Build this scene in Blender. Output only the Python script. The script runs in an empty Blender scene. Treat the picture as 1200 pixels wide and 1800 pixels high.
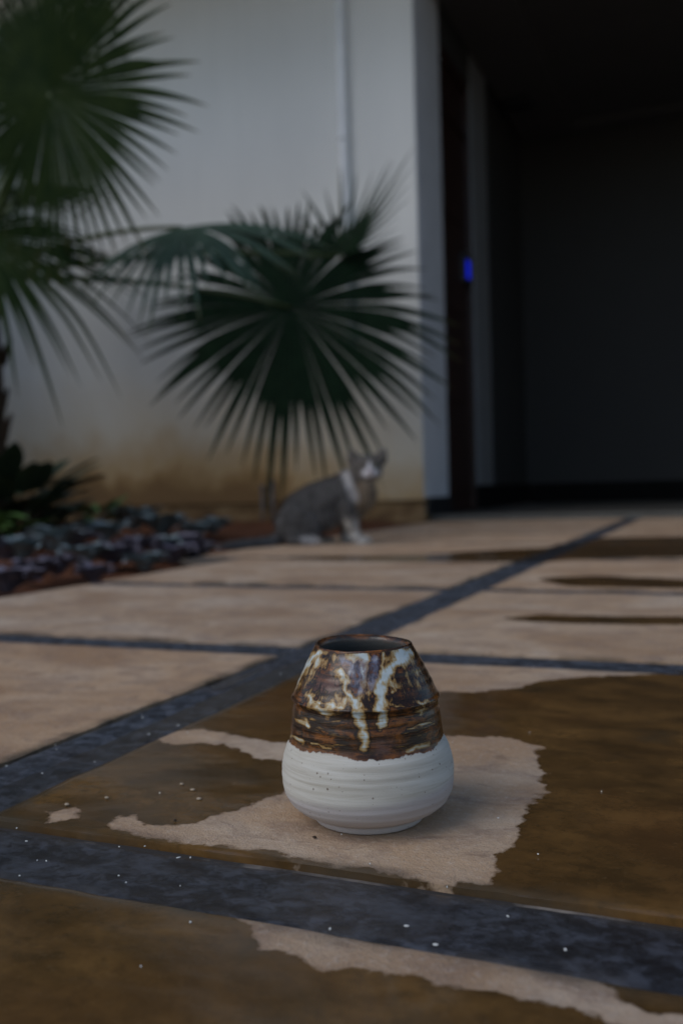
import bpy, bmesh, math, random
import numpy as np
from mathutils import Vector, Matrix

# ------------------------------------------------------------------ camera, light, exposure
scene = bpy.context.scene
C = scene.collection
F, PSI, RHO, CAM_H = 1640.0, math.radians(22.5), 0.026, 0.2      # focal length in px of the 1200x1800 photo
PITCH = math.atan(41 / F)
_f0 = np.array([-math.sin(PSI), math.cos(PSI), 0.0]); _r0 = np.array([math.cos(PSI), math.sin(PSI), 0.0])
_z = np.array([0, 0, 1.0])
FW = _f0 * math.cos(PITCH) - _z * math.sin(PITCH)
_u0 = _z * math.cos(PITCH) + _f0 * math.sin(PITCH)
RT = math.cos(RHO) * _r0 - math.sin(RHO) * _u0
UP = math.sin(RHO) * _r0 + math.cos(RHO) * _u0
CAM = np.array([0, 0, CAM_H])

cd = bpy.data.cameras.new('camera')
cam = bpy.data.objects.new('camera', cd)
C.objects.link(cam)
cam.matrix_world = Matrix(((RT[0], UP[0], -FW[0], 0), (RT[1], UP[1], -FW[1], 0), (RT[2], UP[2], -FW[2], CAM_H), (0, 0, 0, 1)))
cd.sensor_fit = 'VERTICAL'; cd.sensor_height = 36; cd.sensor_width = 24
cd.lens = 36 * F / 1800
cd.clip_start = 0.02; cd.clip_end = 500
cd.dof.use_dof = True; cd.dof.focus_distance = 0.522; cd.dof.aperture_fstop = 5.7; cd.dof.aperture_blades = 9
scene.camera = cam

SUN_EL, SUN_AZ = math.radians(46), math.radians(215)             # azimuth clockwise from +Y: behind and left of the camera
world = bpy.data.worlds.new('World'); scene.world = world; world.use_nodes = True
wn = world.node_tree; wn.nodes.clear()
sky = wn.nodes.new('ShaderNodeTexSky'); sky.sky_type = 'NISHITA'; sky.sun_disc = False
sky.sun_elevation = SUN_EL; sky.sun_rotation = SUN_AZ; sky.air_density = 1.0; sky.dust_density = 1.0; sky.ozone_density = 1.0
bg = wn.nodes.new('ShaderNodeBackground'); bg.inputs['Strength'].default_value = 0.14
wo = wn.nodes.new('ShaderNodeOutputWorld')
wn.links.new(sky.outputs[0], bg.inputs[0]); wn.links.new(bg.outputs[0], wo.inputs[0])
sd = bpy.data.lights.new('sun', 'SUN'); sd.energy = 1.15; sd.angle = math.radians(40); sd.color = (1.0, 0.97, 0.93)
sun = bpy.data.objects.new('sun', sd); C.objects.link(sun)
sdir = Vector((math.sin(SUN_AZ) * math.cos(SUN_EL), math.cos(SUN_AZ) * math.cos(SUN_EL), math.sin(SUN_EL)))
sun.rotation_euler = sdir.to_track_quat('Z', 'Y').to_euler()
sun.location = sdir * 20
scene.view_settings.view_transform = 'Standard'; scene.view_settings.look = 'None'
scene.view_settings.gamma = 1.0; scene.view_settings.use_curve_mapping = False
scene.view_settings.exposure = -0.2
scene.render.engine = 'CYCLES'

# ------------------------------------------------------------------ helpers
rnd = random.Random(7)

def ray(x, y): return FW + RT * (x - 600) / F - UP * (y - 900) / F
def ground(x, y, z=0.0):
    d = ray(x, y); return CAM + d * ((z - CAM_H) / d[2])
def on_y(x, y, Y):
    d = ray(x, y); return CAM + d * (Y / d[1])
def proj(P):
    v = P - CAM; w = v @ FW
    return 600 + F * (v @ RT) / w, 900 - F * (v @ UP) / w

_rs = np.random.RandomState(11); _T = _rs.rand(256, 256)
def vn(x, y):                                                     # smooth value noise, -1..1
    x = np.asarray(x, float); y = np.asarray(y, float)
    xi = np.floor(x).astype(int); yi = np.floor(y).astype(int); fx = x - xi; fy = y - yi
    fx = fx * fx * (3 - 2 * fx); fy = fy * fy * (3 - 2 * fy)
    a = _T[xi % 256, yi % 256]; b = _T[(xi + 1) % 256, yi % 256]; c = _T[xi % 256, (yi + 1) % 256]; d = _T[(xi + 1) % 256, (yi + 1) % 256]
    return 2 * ((a * (1 - fx) + b * fx) * (1 - fy) + (c * (1 - fx) + d * fx) * fy) - 1
def fbm(x, y, o=4):
    s = 0; a = 1; t = 0
    for k in range(o):
        s = s + a * vn(x * 2 ** k + 17.3 * k, y * 2 ** k + 5.1 * k); t += a; a *= .5
    return s / t
def sstep(a, b, x):
    t = np.clip((x - a) / (b - a), 0, 1); return t * t * (3 - 2 * t)

def tag(o, label=None, cat=None, group=None, kind=None):
    if label: o['label'] = label
    if cat: o['category'] = cat
    if group: o['group'] = group
    if kind: o['kind'] = kind
    return o
def empty(name, loc=(0, 0, 0), rz=0):
    o = bpy.data.objects.new(name, None); C.objects.link(o); o.location = loc; o.rotation_euler[2] = rz
    o.empty_display_size = .05
    return o
def link_mesh(name, me, mat=None, parent=None, smooth=False):
    o = bpy.data.objects.new(name, me); C.objects.link(o)
    if mat and not me.materials: me.materials.append(mat)
    if smooth:
        me.polygons.foreach_set('use_smooth', [True] * len(me.polygons))
    if parent: o.parent = parent
    return o
def pydata(name, v, f, mat=None, parent=None, smooth=False):
    me = bpy.data.meshes.new(name); me.from_pydata([tuple(map(float, p)) for p in v], [], f); me.update()
    return link_mesh(name, me, mat, parent, smooth)
def fast_mesh(name, V, quads, mat=None, parent=None, smooth=True):
    me = bpy.data.meshes.new(name); n = len(quads); V = np.asarray(V, np.float32); quads = np.asarray(quads, np.int32)
    me.vertices.add(len(V)); me.vertices.foreach_set('co', V.ravel())
    me.loops.add(n * 4); me.loops.foreach_set('vertex_index', quads.ravel())
    me.polygons.add(n); me.polygons.foreach_set('loop_start', np.arange(n, dtype=np.int32) * 4)
    me.update(calc_edges=True); me.validate()
    return link_mesh(name, me, mat, parent, smooth)
def fattr(o, name, vals):
    a = o.data.attributes.new(name, 'FLOAT', 'POINT'); a.data.foreach_set('value', np.asarray(vals, np.float32))
def cattr(o, name, vals):
    a = o.data.attributes.new(name, 'FLOAT_COLOR', 'POINT'); a.data.foreach_set('color', np.asarray(vals, np.float32).ravel())

def bm_box(bm, lo, hi, bev=0):
    r = bmesh.ops.create_cube(bm, size=1)
    lo = Vector(lo); hi = Vector(hi)
    for v in r['verts']: v.co = Vector([lo[i] + (v.co[i] + .5) * (hi[i] - lo[i]) for i in range(3)])
    if bev:
        es = list({e for v in r['verts'] for e in v.link_edges})
        bmesh.ops.bevel(bm, geom=es, offset=bev, segments=2, affect='EDGES', profile=.6)
def box(name, lo, hi, mat, parent=None, bev=0.0):
    bm = bmesh.new(); bm_box(bm, lo, hi, bev); me = bpy.data.meshes.new(name); bm.to_mesh(me); bm.free()
    return link_mesh(name, me, mat, parent)
def tube_mesh(pts, rad, n=12, cap=True):
    pts = [Vector(p) for p in pts]; V = []; Fc = []
    up = Vector((0, 0, 1)); prev = None
    for i, p in enumerate(pts):
        t = (pts[min(i + 1, len(pts) - 1)] - pts[max(i - 1, 0)]).normalized()
        if prev is None:
            a = t.cross(up if abs(t.z) < .9 else Vector((1, 0, 0))).normalized()
        else:
            a = (prev - t * prev.dot(t)).normalized()
        prev = a; b = t.cross(a); r = rad[i] if isinstance(rad, (list, tuple)) else rad
        for k in range(n):
            an = 2 * math.pi * k / n; V.append(p + (a * math.cos(an) + b * math.sin(an)) * r)
    for i in range(len(pts) - 1):
        for k in range(n):
            Fc.append((i * n + k, i * n + (k + 1) % n, (i + 1) * n + (k + 1) % n, (i + 1) * n + k))
    if cap:
        Fc.append(tuple(range(n))[::-1]); Fc.append(tuple(range((len(pts) - 1) * n, len(pts) * n)))
    return V, Fc

# ---- material helpers
class Mat:
    def __init__(self, name, rough=.7, spec=.5, col=None):
        self.m = bpy.data.materials.new(name); self.m.use_nodes = True
        self.t = self.m.node_tree; self.b = self.t.nodes['Principled BSDF']
        self.b.inputs['Roughness'].default_value = rough; self.b.inputs['Specular IOR Level'].default_value = spec
        if col: self.b.inputs['Base Color'].default_value = (*col, 1)
        self._co = None
    def n(self, t, **k):
        x = self.t.nodes.new(t)
        for a, v in k.items(): setattr(x, a, v)
        return x
    def l(self, a, b): self.t.links.new(a, b)
    def coords(self, scale=(1, 1, 1), loc=(0, 0, 0)):
        if not self._co: self._co = self.n('ShaderNodeTexCoord')
        mp = self.n('ShaderNodeMapping'); mp.inputs['Scale'].default_value = scale; mp.inputs['Location'].default_value = loc
        self.l(self._co.outputs['Object'], mp.inputs[0]); return mp.outputs[0]
    def noise(self, scale, detail=5, rough=.55, vec=None, dist=0):
        x = self.n('ShaderNodeTexNoise'); x.inputs['Scale'].default_value = scale; x.inputs['Detail'].default_value = detail
        x.inputs['Roughness'].default_value = rough; x.inputs['Distortion'].default_value = dist
        self.l(vec if vec is not None else self.coords(), x.inputs['Vector']); return x.outputs['Fac']
    def attr(self, name, out='Fac'):
        x = self.n('ShaderNodeAttribute', attribute_name=name); return x.outputs[out]
    def ramp(self, fac, stops, interp='LINEAR'):
        r = self.n('ShaderNodeValToRGB'); r.color_ramp.interpolation = interp; e = r.color_ramp.elements
        while len(e) < len(stops): e.new(.5)
        for i, (p, c) in enumerate(stops):
            e[i].position = p; e[i].color = (*c, 1) if not isinstance(c, (int, float)) else (c, c, c, 1)
        self.l(fac, r.inputs[0]); return r.outputs[0]
    def math(self, op, a, b=None, c=None, clamp=False):
        x = self.n('ShaderNodeMath', operation=op, use_clamp=clamp)
        for i, v in enumerate((a, b, c)):
            if v is None: continue
            if isinstance(v, (int, float)): x.inputs[i].default_value = v
            else: self.l(v, x.inputs[i])
        return x.outputs[0]
    def mix(self, fac, a, b, blend='MIX'):
        x = self.n('ShaderNodeMix', data_type='RGBA', blend_type=blend)
        for sock, v in ((x.inputs[0], fac), (x.inputs[6], a), (x.inputs[7], b)):
            if isinstance(v, (int, float)): sock.default_value = v
            elif isinstance(v, tuple): sock.default_value = (*v, 1)
            else: self.l(v, sock)
        return x.outputs[2]
    def mixf(self, fac, a, b):
        x = self.n('ShaderNodeMix', data_type='FLOAT')
        for sock, v in ((x.inputs[0], fac), (x.inputs[2], a), (x.inputs[3], b)):
            if isinstance(v, (int, float)): sock.default_value = v
            else: self.l(v, sock)
        return x.outputs[0]
    def mapr(self, v, a, b, c=0., d=1.):
        x = self.n('ShaderNodeMapRange'); self.l(v, x.inputs[0])
        for i, q in enumerate((a, b, c, d)): x.inputs[i + 1].default_value = q
        return x.outputs[0]
    def sep(self, vec=None):
        s = self.n('ShaderNodeSeparateXYZ'); self.l(vec if vec is not None else self.coords(), s.inputs[0]); return s.outputs
    def color(self, c): self.l(c, self.b.inputs['Base Color'])
    def rough(self, c): self.l(c, self.b.inputs['Roughness'])
    def bump(self, h, strength=.3, dist=.002):
        x = self.n('ShaderNodeBump'); x.inputs['Distance'].default_value = dist
        if isinstance(strength, (int, float)): x.inputs['Strength'].default_value = strength
        else: self.l(strength, x.inputs['Strength'])
        self.l(h, x.inputs['Height']); self.l(x.outputs[0], self.b.inputs['Normal'])

def simple(name, col, rough=.7, var=.25, scale=20, spec=.5, bump=0.0, bdist=.002):
    m = Mat(name, rough, spec); f = m.noise(scale, 5)
    m.color(m.ramp(f, [(.3, tuple(c * (1 - var) for c in col)), (.7, tuple(min(1, c * (1 + var)) for c in col))]))
    if bump: m.bump(m.noise(scale * 3, 6), bump, bdist)
    return m.m

# ------------------------------------------------------------------ materials of the setting
def sandstone():
    m = Mat('sandstone', .8, .4)
    oi = m.n('ShaderNodeObjectInfo')
    vec = m.coords(); off = m.n('ShaderNodeVectorMath', operation='ADD'); m.l(vec, off.inputs[0])
    cmb = m.n('ShaderNodeCombineXYZ'); r40 = m.math('MULTIPLY', oi.outputs['Random'], 0.0); m.l(r40, cmb.inputs[0]); m.l(r40, cmb.inputs[1]); m.l(cmb.outputs[0], off.inputs[1]); vec = off.outputs[0]
    mp = m.n('ShaderNodeMapping'); mp.inputs['Scale'].default_value = (.8, 1.2, 1); mp.inputs['Rotation'].default_value = (0, 0, .12); m.l(vec, mp.inputs[0]); lay = mp.outputs[0]
    big = m.noise(5, 4, .6, lay, .6); mid = m.noise(26, 6, .65, lay, .8); fine = m.noise(220, 4, .7, vec); grit = m.noise(700, 2, .6, vec)
    dry = m.ramp(big, [(.36, (.34, .215, .125)), (.5, (.44, .305, .195)), (.64, (.50, .385, .28))])
    dry = m.mix(m.mapr(mid, .46, .66, 0, .75), dry, (.25, .175, .13))
    dry = m.mix(m.mapr(fine, .5, .7, 0, .4), dry, (.56, .47, .39)); dry = m.mix(m.mapr(grit, .56, .7, 0, .5), dry, (.22, .155, .115))
    # wet stone: dark umber with rust and olive veins
    wn1 = m.noise(13, 7, .68, m.coords((.8, 1.25, 1)), .25); wn2 = m.noise(90, 5, .7, vec, .3)
    wet = m.ramp(wn1, [(.36, (.066, .037, .014)), (.5, (.108, .058, .020)), (.64, (.165, .088, .029))])
    wet = m.mix(m.mapr(wn2, .48, .66, 0, .4), wet, (.040, .025, .011)); wet = m.mix(m.mapr(fine, .58, .72, 0, .3), wet, (.16, .11, .06))
    wet = m.mix(m.mapr(m.noise(3.2, 3, .5, vec), .5, .7, 0, .6), wet, (.135, .060, .022))
    wet = m.mix(m.mapr(m.noise(9, 5, .6, vec, .4), .58, .72, 0, .55), wet, (.05, .042, .027))
    # wet border: distance field roughened by noise
    e1 = m.math('MULTIPLY_ADD', m.math('SUBTRACT', m.noise(60, 6, .6, vec), .5), .022, m.attr('wet'))
    e = m.math('MULTIPLY_ADD', m.math('SUBTRACT', m.noise(18, 4, .6, vec), .5), .018, e1)
    w = m.mapr(e, -.0012, .0016)
    damp = m.mapr(e, -.02, .002, 0, .38)
    # small damp dark blotches on the dry stone
    bl = m.mapr(m.noise(34, 5, .6, lay, .5), .6, .68, 0, .6)
    dry = m.mix(m.math('MAXIMUM', m.math('MULTIPLY', damp, m.noise(30, 4, .6, vec)), bl), dry, (.20, .135, .095))
    col = m.mix(w, dry, wet)
    tint = m.ramp(oi.outputs['Random'], [(0, (.93, .95, .99)), (.5, (1, 1, 1)), (1, (1.0, .95, .9))])
    col = m.mix(1.0, col, tint, 'MULTIPLY')
    # grime and mossy stain along the slab rims
    edge = m.attr('rim')
    gr = m.math('MULTIPLY', m.mapr(edge, .014, .003), m.mapr(m.noise(13, 4, .55, vec), .40, .62), clamp=True)
    col = m.mix(m.math('MULTIPLY', gr, .8), col, (.065, .055, .04))
    m.color(col)
    wr = m.mapr(m.noise(14, 4, .6, vec), .35, .65, .05, .16)
    m.rough(m.mixf(w, .88, wr))
    m.l(m.mixf(w, .15, .35), m.b.inputs['Specular IOR Level'])
    h = m.math('MULTIPLY_ADD', grit, .5, m.math('MULTIPLY_ADD', fine, .9, m.math('MULTIPLY', mid, .9)))
    m.bump(h, m.mixf(w, .8, .07), .0013)
    return m.m
def slate():
    m = Mat('slate', .5, .35)
    vec = m.coords(); big = m.noise(11, 5, .6, vec, .5); mid = m.noise(60, 8, .75, m.coords((1, 1.3, 1)), .15); fine = m.noise(300, 4, .7, vec)
    col = m.ramp(mid, [(.38, (.007, .008, .011)), (.49, (.028, .033, .043)), (.60, (.115, .13, .165))])
    col = m.mix(m.mapr(big, .52, .7, 0, .6), col, (.062, .052, .052))
    col = m.mix(m.mapr(m.noise(17, 8, .8, m.coords((1, 1.6, 1)), .2), .49, .64, 0, .75), col, (.12, .138, .17)); col = m.mix(m.mapr(m.noise(31, 7, .75, m.coords((1, 1.4, 1), (3, 1, 0))), .53, .64, 0, .85), col, (.008, .009, .012))
    col = m.mix(m.mapr(fine, .62, .75, 0, .35), col, (.17, .18, .20))
    dirt = m.math('MULTIPLY', m.mapr(m.attr('rim'), .012, .0), m.mapr(m.noise(30, 5, .6, vec), .45, .62), clamp=True)
    col = m.mix(m.math('MULTIPLY', dirt, .35), col, (.22, .19, .16))
    # where standing water lies over the strip
    w = m.mapr(m.attr('wet'), -.01, .01)
    col = m.mix(m.math('MULTIPLY', w, .6), col, (.022, .02, .02))
    m.color(col)
    m.rough(m.mixf(w, m.mapr(mid, .3, .7, .7, .48), .15))
    m.bump(m.math('MULTIPLY_ADD', fine, .9, m.math('MULTIPLY', mid, 2.4)), m.mixf(w, 1.0, .2), .003)
    return m.m
M_STONE = sandstone(); M_SLATE = slate()
def mortar():
    m = Mat('mortar', .9); f = m.noise(9, 6, .65)
    m.color(m.ramp(f, [(.50, (.03, .026, .023)), (.62, (.24, .21, .18))])); m.bump(m.noise(250, 4), .5, .001); return m.m
def soil_mat():
    m = Mat('soil', .95, .2); f = m.noise(9, 6, .65)
    m.color(m.ramp(f, [(.3, (.06, .026, .015)), (.55, (.16, .062, .03)), (.75, (.25, .095, .045))])); m.bump(m.noise(70, 6, .7), .9, .012); return m.m
def facade_mat():
    m = Mat('lime_washed_plaster', .85, .3)
    s = m.sep(); z = s[2]
    big = m.noise(1.1, 5, .6, m.coords((1, 1, .35))); mid = m.noise(5, 5, .6); streak = m.noise(7, 5, .6, m.coords((1, 1, .06)))
    base = m.ramp(big, [(.3, (.72, .725, .70)), (.7, (.82, .82, .785))])
    base = m.mix(m.mapr(streak, .52, .75, 0, .16), base, (.55, .56, .55))
    # rain splash of red earth rising from the ground
    zz = m.math('MULTIPLY_ADD', m.math('SUBTRACT', mid, .5), .35, m.math('MULTIPLY_ADD', m.math('SUBTRACT', big, .5), .5, z))
    zz = m.math('ADD', zz, m.mapr(s[0], -2.7, -1.75, -.08, .13))
    base = m.mix(m.mapr(zz, .95, .30, 0, .65), base, (.62, .48, .28))
    base = m.mix(m.mapr(zz, .50, .16, 0, .85), base, (.46, .27, .09))
    base = m.mix(m.mapr(zz, .24, .10, 0, .75), base, (.19, .105, .05))
    m.color(base); m.bump(m.noise(60, 6, .6), .25, .004); return m.m
def plinth_mat():
    m = Mat('stained_plinth', .9, .3)
    f = m.noise(6, 5, .6, m.coords((1, 1, 2.5))); col = m.ramp(f, [(.3, (.10, .055, .028)), (.5, (.24, .145, .07)), (.72, (.38, .26, .14))])
    m.color(col); m.bump(m.noise(50, 6, .6), .4, .004); return m.m
M_MORTAR = mortar(); M_SOIL = soil_mat(); M_FACADE = facade_mat(); M_PLINTH = plinth_mat()
M_WHITE = simple('pale_paint', (.60, .63, .68), .7, .06, 6, .4, .15)  # skylight blue on the return wall is put into this paint
M_GREY = simple('shaded_white_paint', (.17, .18, .19), .7, .06, 5)  # white strip deep in the porch, its shade put into the colour as grey
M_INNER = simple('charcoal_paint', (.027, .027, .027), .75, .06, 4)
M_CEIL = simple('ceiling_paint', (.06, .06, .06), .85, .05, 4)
M_BLACK = simple('black_granite', (.018, .02, .022), .35, .2, 60)
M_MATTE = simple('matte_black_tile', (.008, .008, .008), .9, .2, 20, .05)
M_TILE = simple('porch_floor_tile', (.085, .08, .068), .5, .22, 12, .5, .1)
M_DOOR = simple('dark_timber', (.028, .012, .009), .4, .35, 12)
M_PVC = simple('painted_pvc', (.82, .84, .85), .45, .05, 9)
M_METAL = simple('grey_metal', (.16, .16, .18), .4, .2, 40)
M_EARTH = simple('earth', (.16, .11, .075), .95, .25, 3, .2)

# ------------------------------------------------------------------ ground, paving
g = fast_mesh('ground', [(-150, -150, -.06), (150, -150, -.06), (150, 150, -.06), (-150, 150, -.06)], [(0, 1, 2, 3)], M_EARTH)
tag(g, kind='structure')
pave = box('pavement', (-1.36, -1.6, -.05), (2.4, 5.26, -.0046), M_MORTAR); tag(pave, kind='structure')
pave2 = box('mortar_bed', (-1.56, 2.46, -.052), (-1.36, 5.16, -.0046), M_MORTAR, pave)

# wet and dry outlines, traced on the photograph and laid on the ground plane
def gp(poly): return np.array([ground(x, y)[:2] for x, y in poly])
DRY = [gp(p) for p in (
    # strip of dry stone along the second slate band, right of the vase
    [(700, 1120), (1140, 1150), (1190, 1186), (1050, 1189), (960, 1197), (900, 1210), (830, 1217), (770, 1217), (690, 1205), (600, 1150)],
    # dry island round the vase
    [(500, 1395), (450, 1410), (425, 1422), (390, 1430), (360, 1445), (340, 1452), (280, 1455), (250, 1452), (240, 1440), (207, 1430), (192, 1450), (197, 1461), (250, 1470), (320, 1476), (345, 1481), (400, 1490), (475, 1501), (550, 1516), (600, 1522), (650, 1527), (725, 1541), (800, 1551), (850, 1551),
     (865, 1535), (880, 1500), (910, 1470), (915, 1445), (920, 1425), (945, 1395), (962, 1380), (950, 1350), (940, 1325), (945, 1312), (900, 1302), (870, 1295), (835, 1297), (810, 1292), (785, 1292), (700, 1300), (560, 1320), (540, 1380)],
    [(270, 1300), (300, 1287), (360, 1282), (400, 1292), (450, 1300), (500, 1308), (580, 1315), (560, 1345), (492, 1337), (450, 1332), (430, 1317), (400, 1310), (350, 1305), (300, 1309)],
    [(88, 1428), (132, 1422), (140, 1440), (88, 1447)],
    # near slab
    [(425, 1612), (490, 1625), (600, 1645), (750, 1665), (900, 1690), (1050, 1718), (1075, 1742), (1090, 1760), (1140, 1775), (1200, 1782), (1260, 1790), (1260, 1840), (1080, 1802), (1050, 1790), (1000, 1765), (900, 1750), (800, 1740), (700, 1715), (630, 1715), (600, 1710), (550, 1705), (515, 1685), (465, 1670), (450, 1655)],
)]
WET = [gp(p) for p in (
    [(880, 1087), (950, 1080), (1000, 1082), (1200, 1085), (1290, 1089), (1345, 1096), (1380, 1103), (1320, 1105), (1200, 1099), (1000, 1097), (930, 1093)],
    [(940, 1018), (980, 1013), (1060, 1012), (1200, 1018), (1270, 1020), (1330, 1027), (1350, 1034), (1290, 1038), (1200, 1034), (1000, 1030)],
    [(1340, 953), (1290, 945), (1200, 943), (1050, 945), (1000, 952), (960, 962), (870, 966), (760, 974), (680, 976), (520, 978), (470, 980), (470, 983), (560, 985), (700, 989), (860, 989), (960, 988), (1050, 981), (1200, 980), (1280, 978), (1350, 968)],
    [(355, 1200), (400, 1186), (440, 1178), (452, 1168), (475, 1160), (470, 1175), (420, 1200), (380, 1215)],
)]
def sdf(P, poly):                                                  # positive inside
    d = np.full(len(P), 1e9); ins = np.zeros(len(P), bool); n = len(poly)
    for i in range(n):
        a = poly[i]; b = poly[(i + 1) % n]; e = b - a; w = P - a
        t = np.clip((w @ e) / (e @ e), 0, 1); q = w - t[:, None] * e
        d = np.minimum(d, (q * q).sum(1))
        c = (a[1] <= P[:, 1]) != (b[1] <= P[:, 1])
        if abs(e[1]) > 1e-12: ins ^= c & (P[:, 0] < a[0] + (P[:, 1] - a[1]) / e[1] * e[0])
    d = np.sqrt(d); return np.where(ins, d, -d)
def wet_field(P):
    """positive where the stone is wet (metres to the border)"""
    in_main = (P[:, 1] < 1.047) & (P[:, 0] > -.47)
    dry = np.full(len(P), -1.0)
    for p in DRY: dry = np.maximum(dry, sdf(P, p))
    w = np.where(in_main, -dry, -.2)
    ww = np.full(len(P), -.2)
    for p in WET: ww = np.maximum(ww, sdf(P, p))
    return np.clip(np.where(in_main, w, ww), -.2, .2)
VX, VY = -.2045, .5255                                               # vase foot

def paver(name, x0, x1, y0, y1, step, top, amp, mat, seed, edge=.0016, rnd_e=.002):
    nx = max(4, int((x1 - x0) / step)); ny = max(4, int((y1 - y0) / step))
    s = np.linspace(0, 1, nx + 1); t = np.linspace(0, 1, ny + 1); S, Tt = np.meshgrid(s, t)
    X = x0 + S * (x1 - x0); Y = y0 + Tt * (y1 - y0)
    e = lambda q, k: edge * (1.1 * fbm(q * 9 + seed * 3.7 + k, np.full_like(q, k * 1.7 + seed), 3) + .45 * fbm(q * 45 + seed + k, np.full_like(q, k + seed * .3), 3))
    X = X + (1 - S) * e(Y, 1) - S * e(Y, 2); Y = Y + (1 - Tt) * e(X, 3) - Tt * e(X, 4)
    rim = np.minimum(np.minimum((X - x0), (x1 - X)), np.minimum((Y - y0), (y1 - Y)))
    Z = top + amp * (fbm(X * 4.5 + seed, Y * 9 + seed, 4) + .45 * fbm(X * 28, Y * 44 + seed, 3))
    r = np.clip(rim / rnd_e, 0, 1); Z = Z - .0012 * (1 - r) ** 2
    k = sstep(.045, .09, np.hypot(X - VX, Y - VY)); Z = Z * k + (1 - k) * min(top, 0.0)
    V = np.stack([X, Y, Z], -1).reshape(-1, 3); W = nx + 1
    idx = np.arange((nx + 1) * (ny + 1)).reshape(ny + 1, nx + 1)
    q = np.stack([idx[:-1, :-1], idx[:-1, 1:], idx[1:, 1:], idx[1:, :-1]], -1).reshape(-1, 4)
    ring = np.concatenate([idx[0, :], idx[1:, -1], idx[-1, ::-1][1:], idx[::-1, 0][1:-1]])
    low = V[ring].copy(); low[:, 2] = -.03; b0 = len(V)
    m = len(ring); rr = np.arange(m); nxt = (rr + 1) % m
    sk = np.stack([b0 + m + nxt, b0 + m + rr, b0 + rr, b0 + nxt], -1)      # the side faces have their own edge, so it stays crisp
    V2 = np.concatenate([V, low, V[ring]])
    o = fast_mesh(name, V2, np.concatenate([q, sk]), mat, pave)
    wv = wet_field(V2[:, :2]); fattr(o, 'wet', wv); fattr(o, 'rim', np.concatenate([rim.ravel(), np.zeros(2 * m)]))
    return o
SX = [(-1.345, -.507), (-.434, .205), (.275, .915), (.985, 1.625), (1.695, 2.38)]
CB = [(-.32, -.255), (.3805, .4425), (1.013, 1.083), (1.722, 1.784), (2.462, 2.522), (3.12, 3.18), (3.78, 3.84), (4.44, 4.50)]
ROWS = [(-1.58, CB[0][0])] + [(CB[i][1], CB[i + 1][0]) for i in range(len(CB) - 1)] + [(CB[-1][1], 5.255)]
G = .0012
sd_ = 0
for r, (y0, y1) in enumerate(ROWS):
    for c, (x0, x1) in enumerate(SX):
        sd_ += 1
        if c == 1 and r in (1, 2): st = .0034
        elif c in (0, 1) and r in (3, 4, 5): st = .008
        elif c == 0 and r in (1, 2): st = .007
        else: st = .022
        xa = x0 - (.0 if (c or r < 5) else .2)
        far = c == 0 and r >= 5
        top = .0004 + .0012 * vn(sd_ * .77, 3.3)
        if c == 1 and r == 2: top = .0006
        paver('paving_slab', xa + G, x1 - G, y0 + (.0042 if (r == 2 and c < 2) else G), y1 - G, st, top, .0011 if c < 2 else .0015, M_STONE, sd_ * 1.31)
for j, (y0, y1) in enumerate(CB):                                  # slate bands across
    cuts = [-1.345 if j < 4 else -1.545, -.62 if j != 2 else -1.02, -.505 if j == 2 else .11, .44, 1.05, 1.7, 2.38]
    for a, b in zip(cuts[:-1], cuts[1:]):
        sd_ += 1
        st = .003 if (j == 1 and a < .3) else (.006 if j in (2, 3) and a < .2 else .015)
        paver('slate_strip', a + .0008, b - .0008, y0 + G, y1 - G, st, -.0022, .0010, M_SLATE, sd_ * 1.7, .0022, .002)
for (x0, x1) in ((-.507, -.434), (.205, .275), (.915, .985), (1.625, 1.695)):   # slate bands running towards the house
    for r, (y0, y1) in enumerate(ROWS):
        sd_ += 1
        st = .004 if (x0 < 0 and r == 2) else (.007 if x0 < 0 and r in (3, 4) else .015)
        paver('slate_strip', x0 + G, x1 - G, y0 + G, y1 - G, st, -.0018 if r != 3 else -.0012, .0010, M_SLATE, sd_ * 1.9, .0022, .002)

# planting bed
def bed_edge(y): return np.where(y < 2.46, -1.352, -1.548)
nx, ny = 90, 130
yy = np.linspace(-1.6, 5.17, ny + 1); tt = np.linspace(0, 1, nx + 1)
Yg, Tg = np.meshgrid(yy, tt, indexing='ij')
Xe = bed_edge(Yg); Xg = Xe - Tg ** 1.6 * 5.2
d = Xe - Xg
Zg = -.022 + .05 * sstep(.02, .5, d) * (.7 + .3 * fbm(Xg * 1.3, Yg * 1.3, 3)) + .012 * sstep(.01, .1, d) * fbm(Xg * 9, Yg * 9, 4)
V = np.stack([Xg, Yg, Zg], -1).reshape(-1, 3); idx = np.arange(len(V)).reshape(ny + 1, nx + 1)
q = np.stack([idx[:-1, :-1], idx[1:, :-1], idx[1:, 1:], idx[:-1, 1:]], -1).reshape(-1, 4)
soil = fast_mesh('soil', V, q, M_SOIL); tag(soil, kind='structure')

# ------------------------------------------------------------------ house
house = empty('house', (-1.62, 5.15, 0))
def hbox(name, lo, hi, mat, bev=0.0, parent=None):
    o = box(name, lo, hi, mat, None, bev); o.parent = parent or house
    o.matrix_parent_inverse = Matrix.Translation((1.62, -5.15, 0)); return o
CX = -1.618
hbox('facade_wall', (-9, 5.15, .122), (CX, 5.39, 3.70), M_FACADE, .006)
hbox('plinth', (-9, 5.172, -.05), (CX - .006, 5.385, .119), M_PLINTH, .008)
hbox('return_wall', (CX - .24, 5.392, .03), (CX - .004, 5.69, 3.44), M_WHITE, .004)
hbox('skirting', (CX - .05, 5.205, .031), (CX + .012, 5.702, .136), M_BLACK, .003)
pc = hbox('paint_return', (CX - .03, 5.16, .137), (CX + .003, 5.395, 3.44), M_WHITE)
# porch floor, one low step above the paving
hbox('porch_floor', (CX + .002, 5.262, -.05), (2.6, 8.29, .03), M_TILE, .006)
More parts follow.
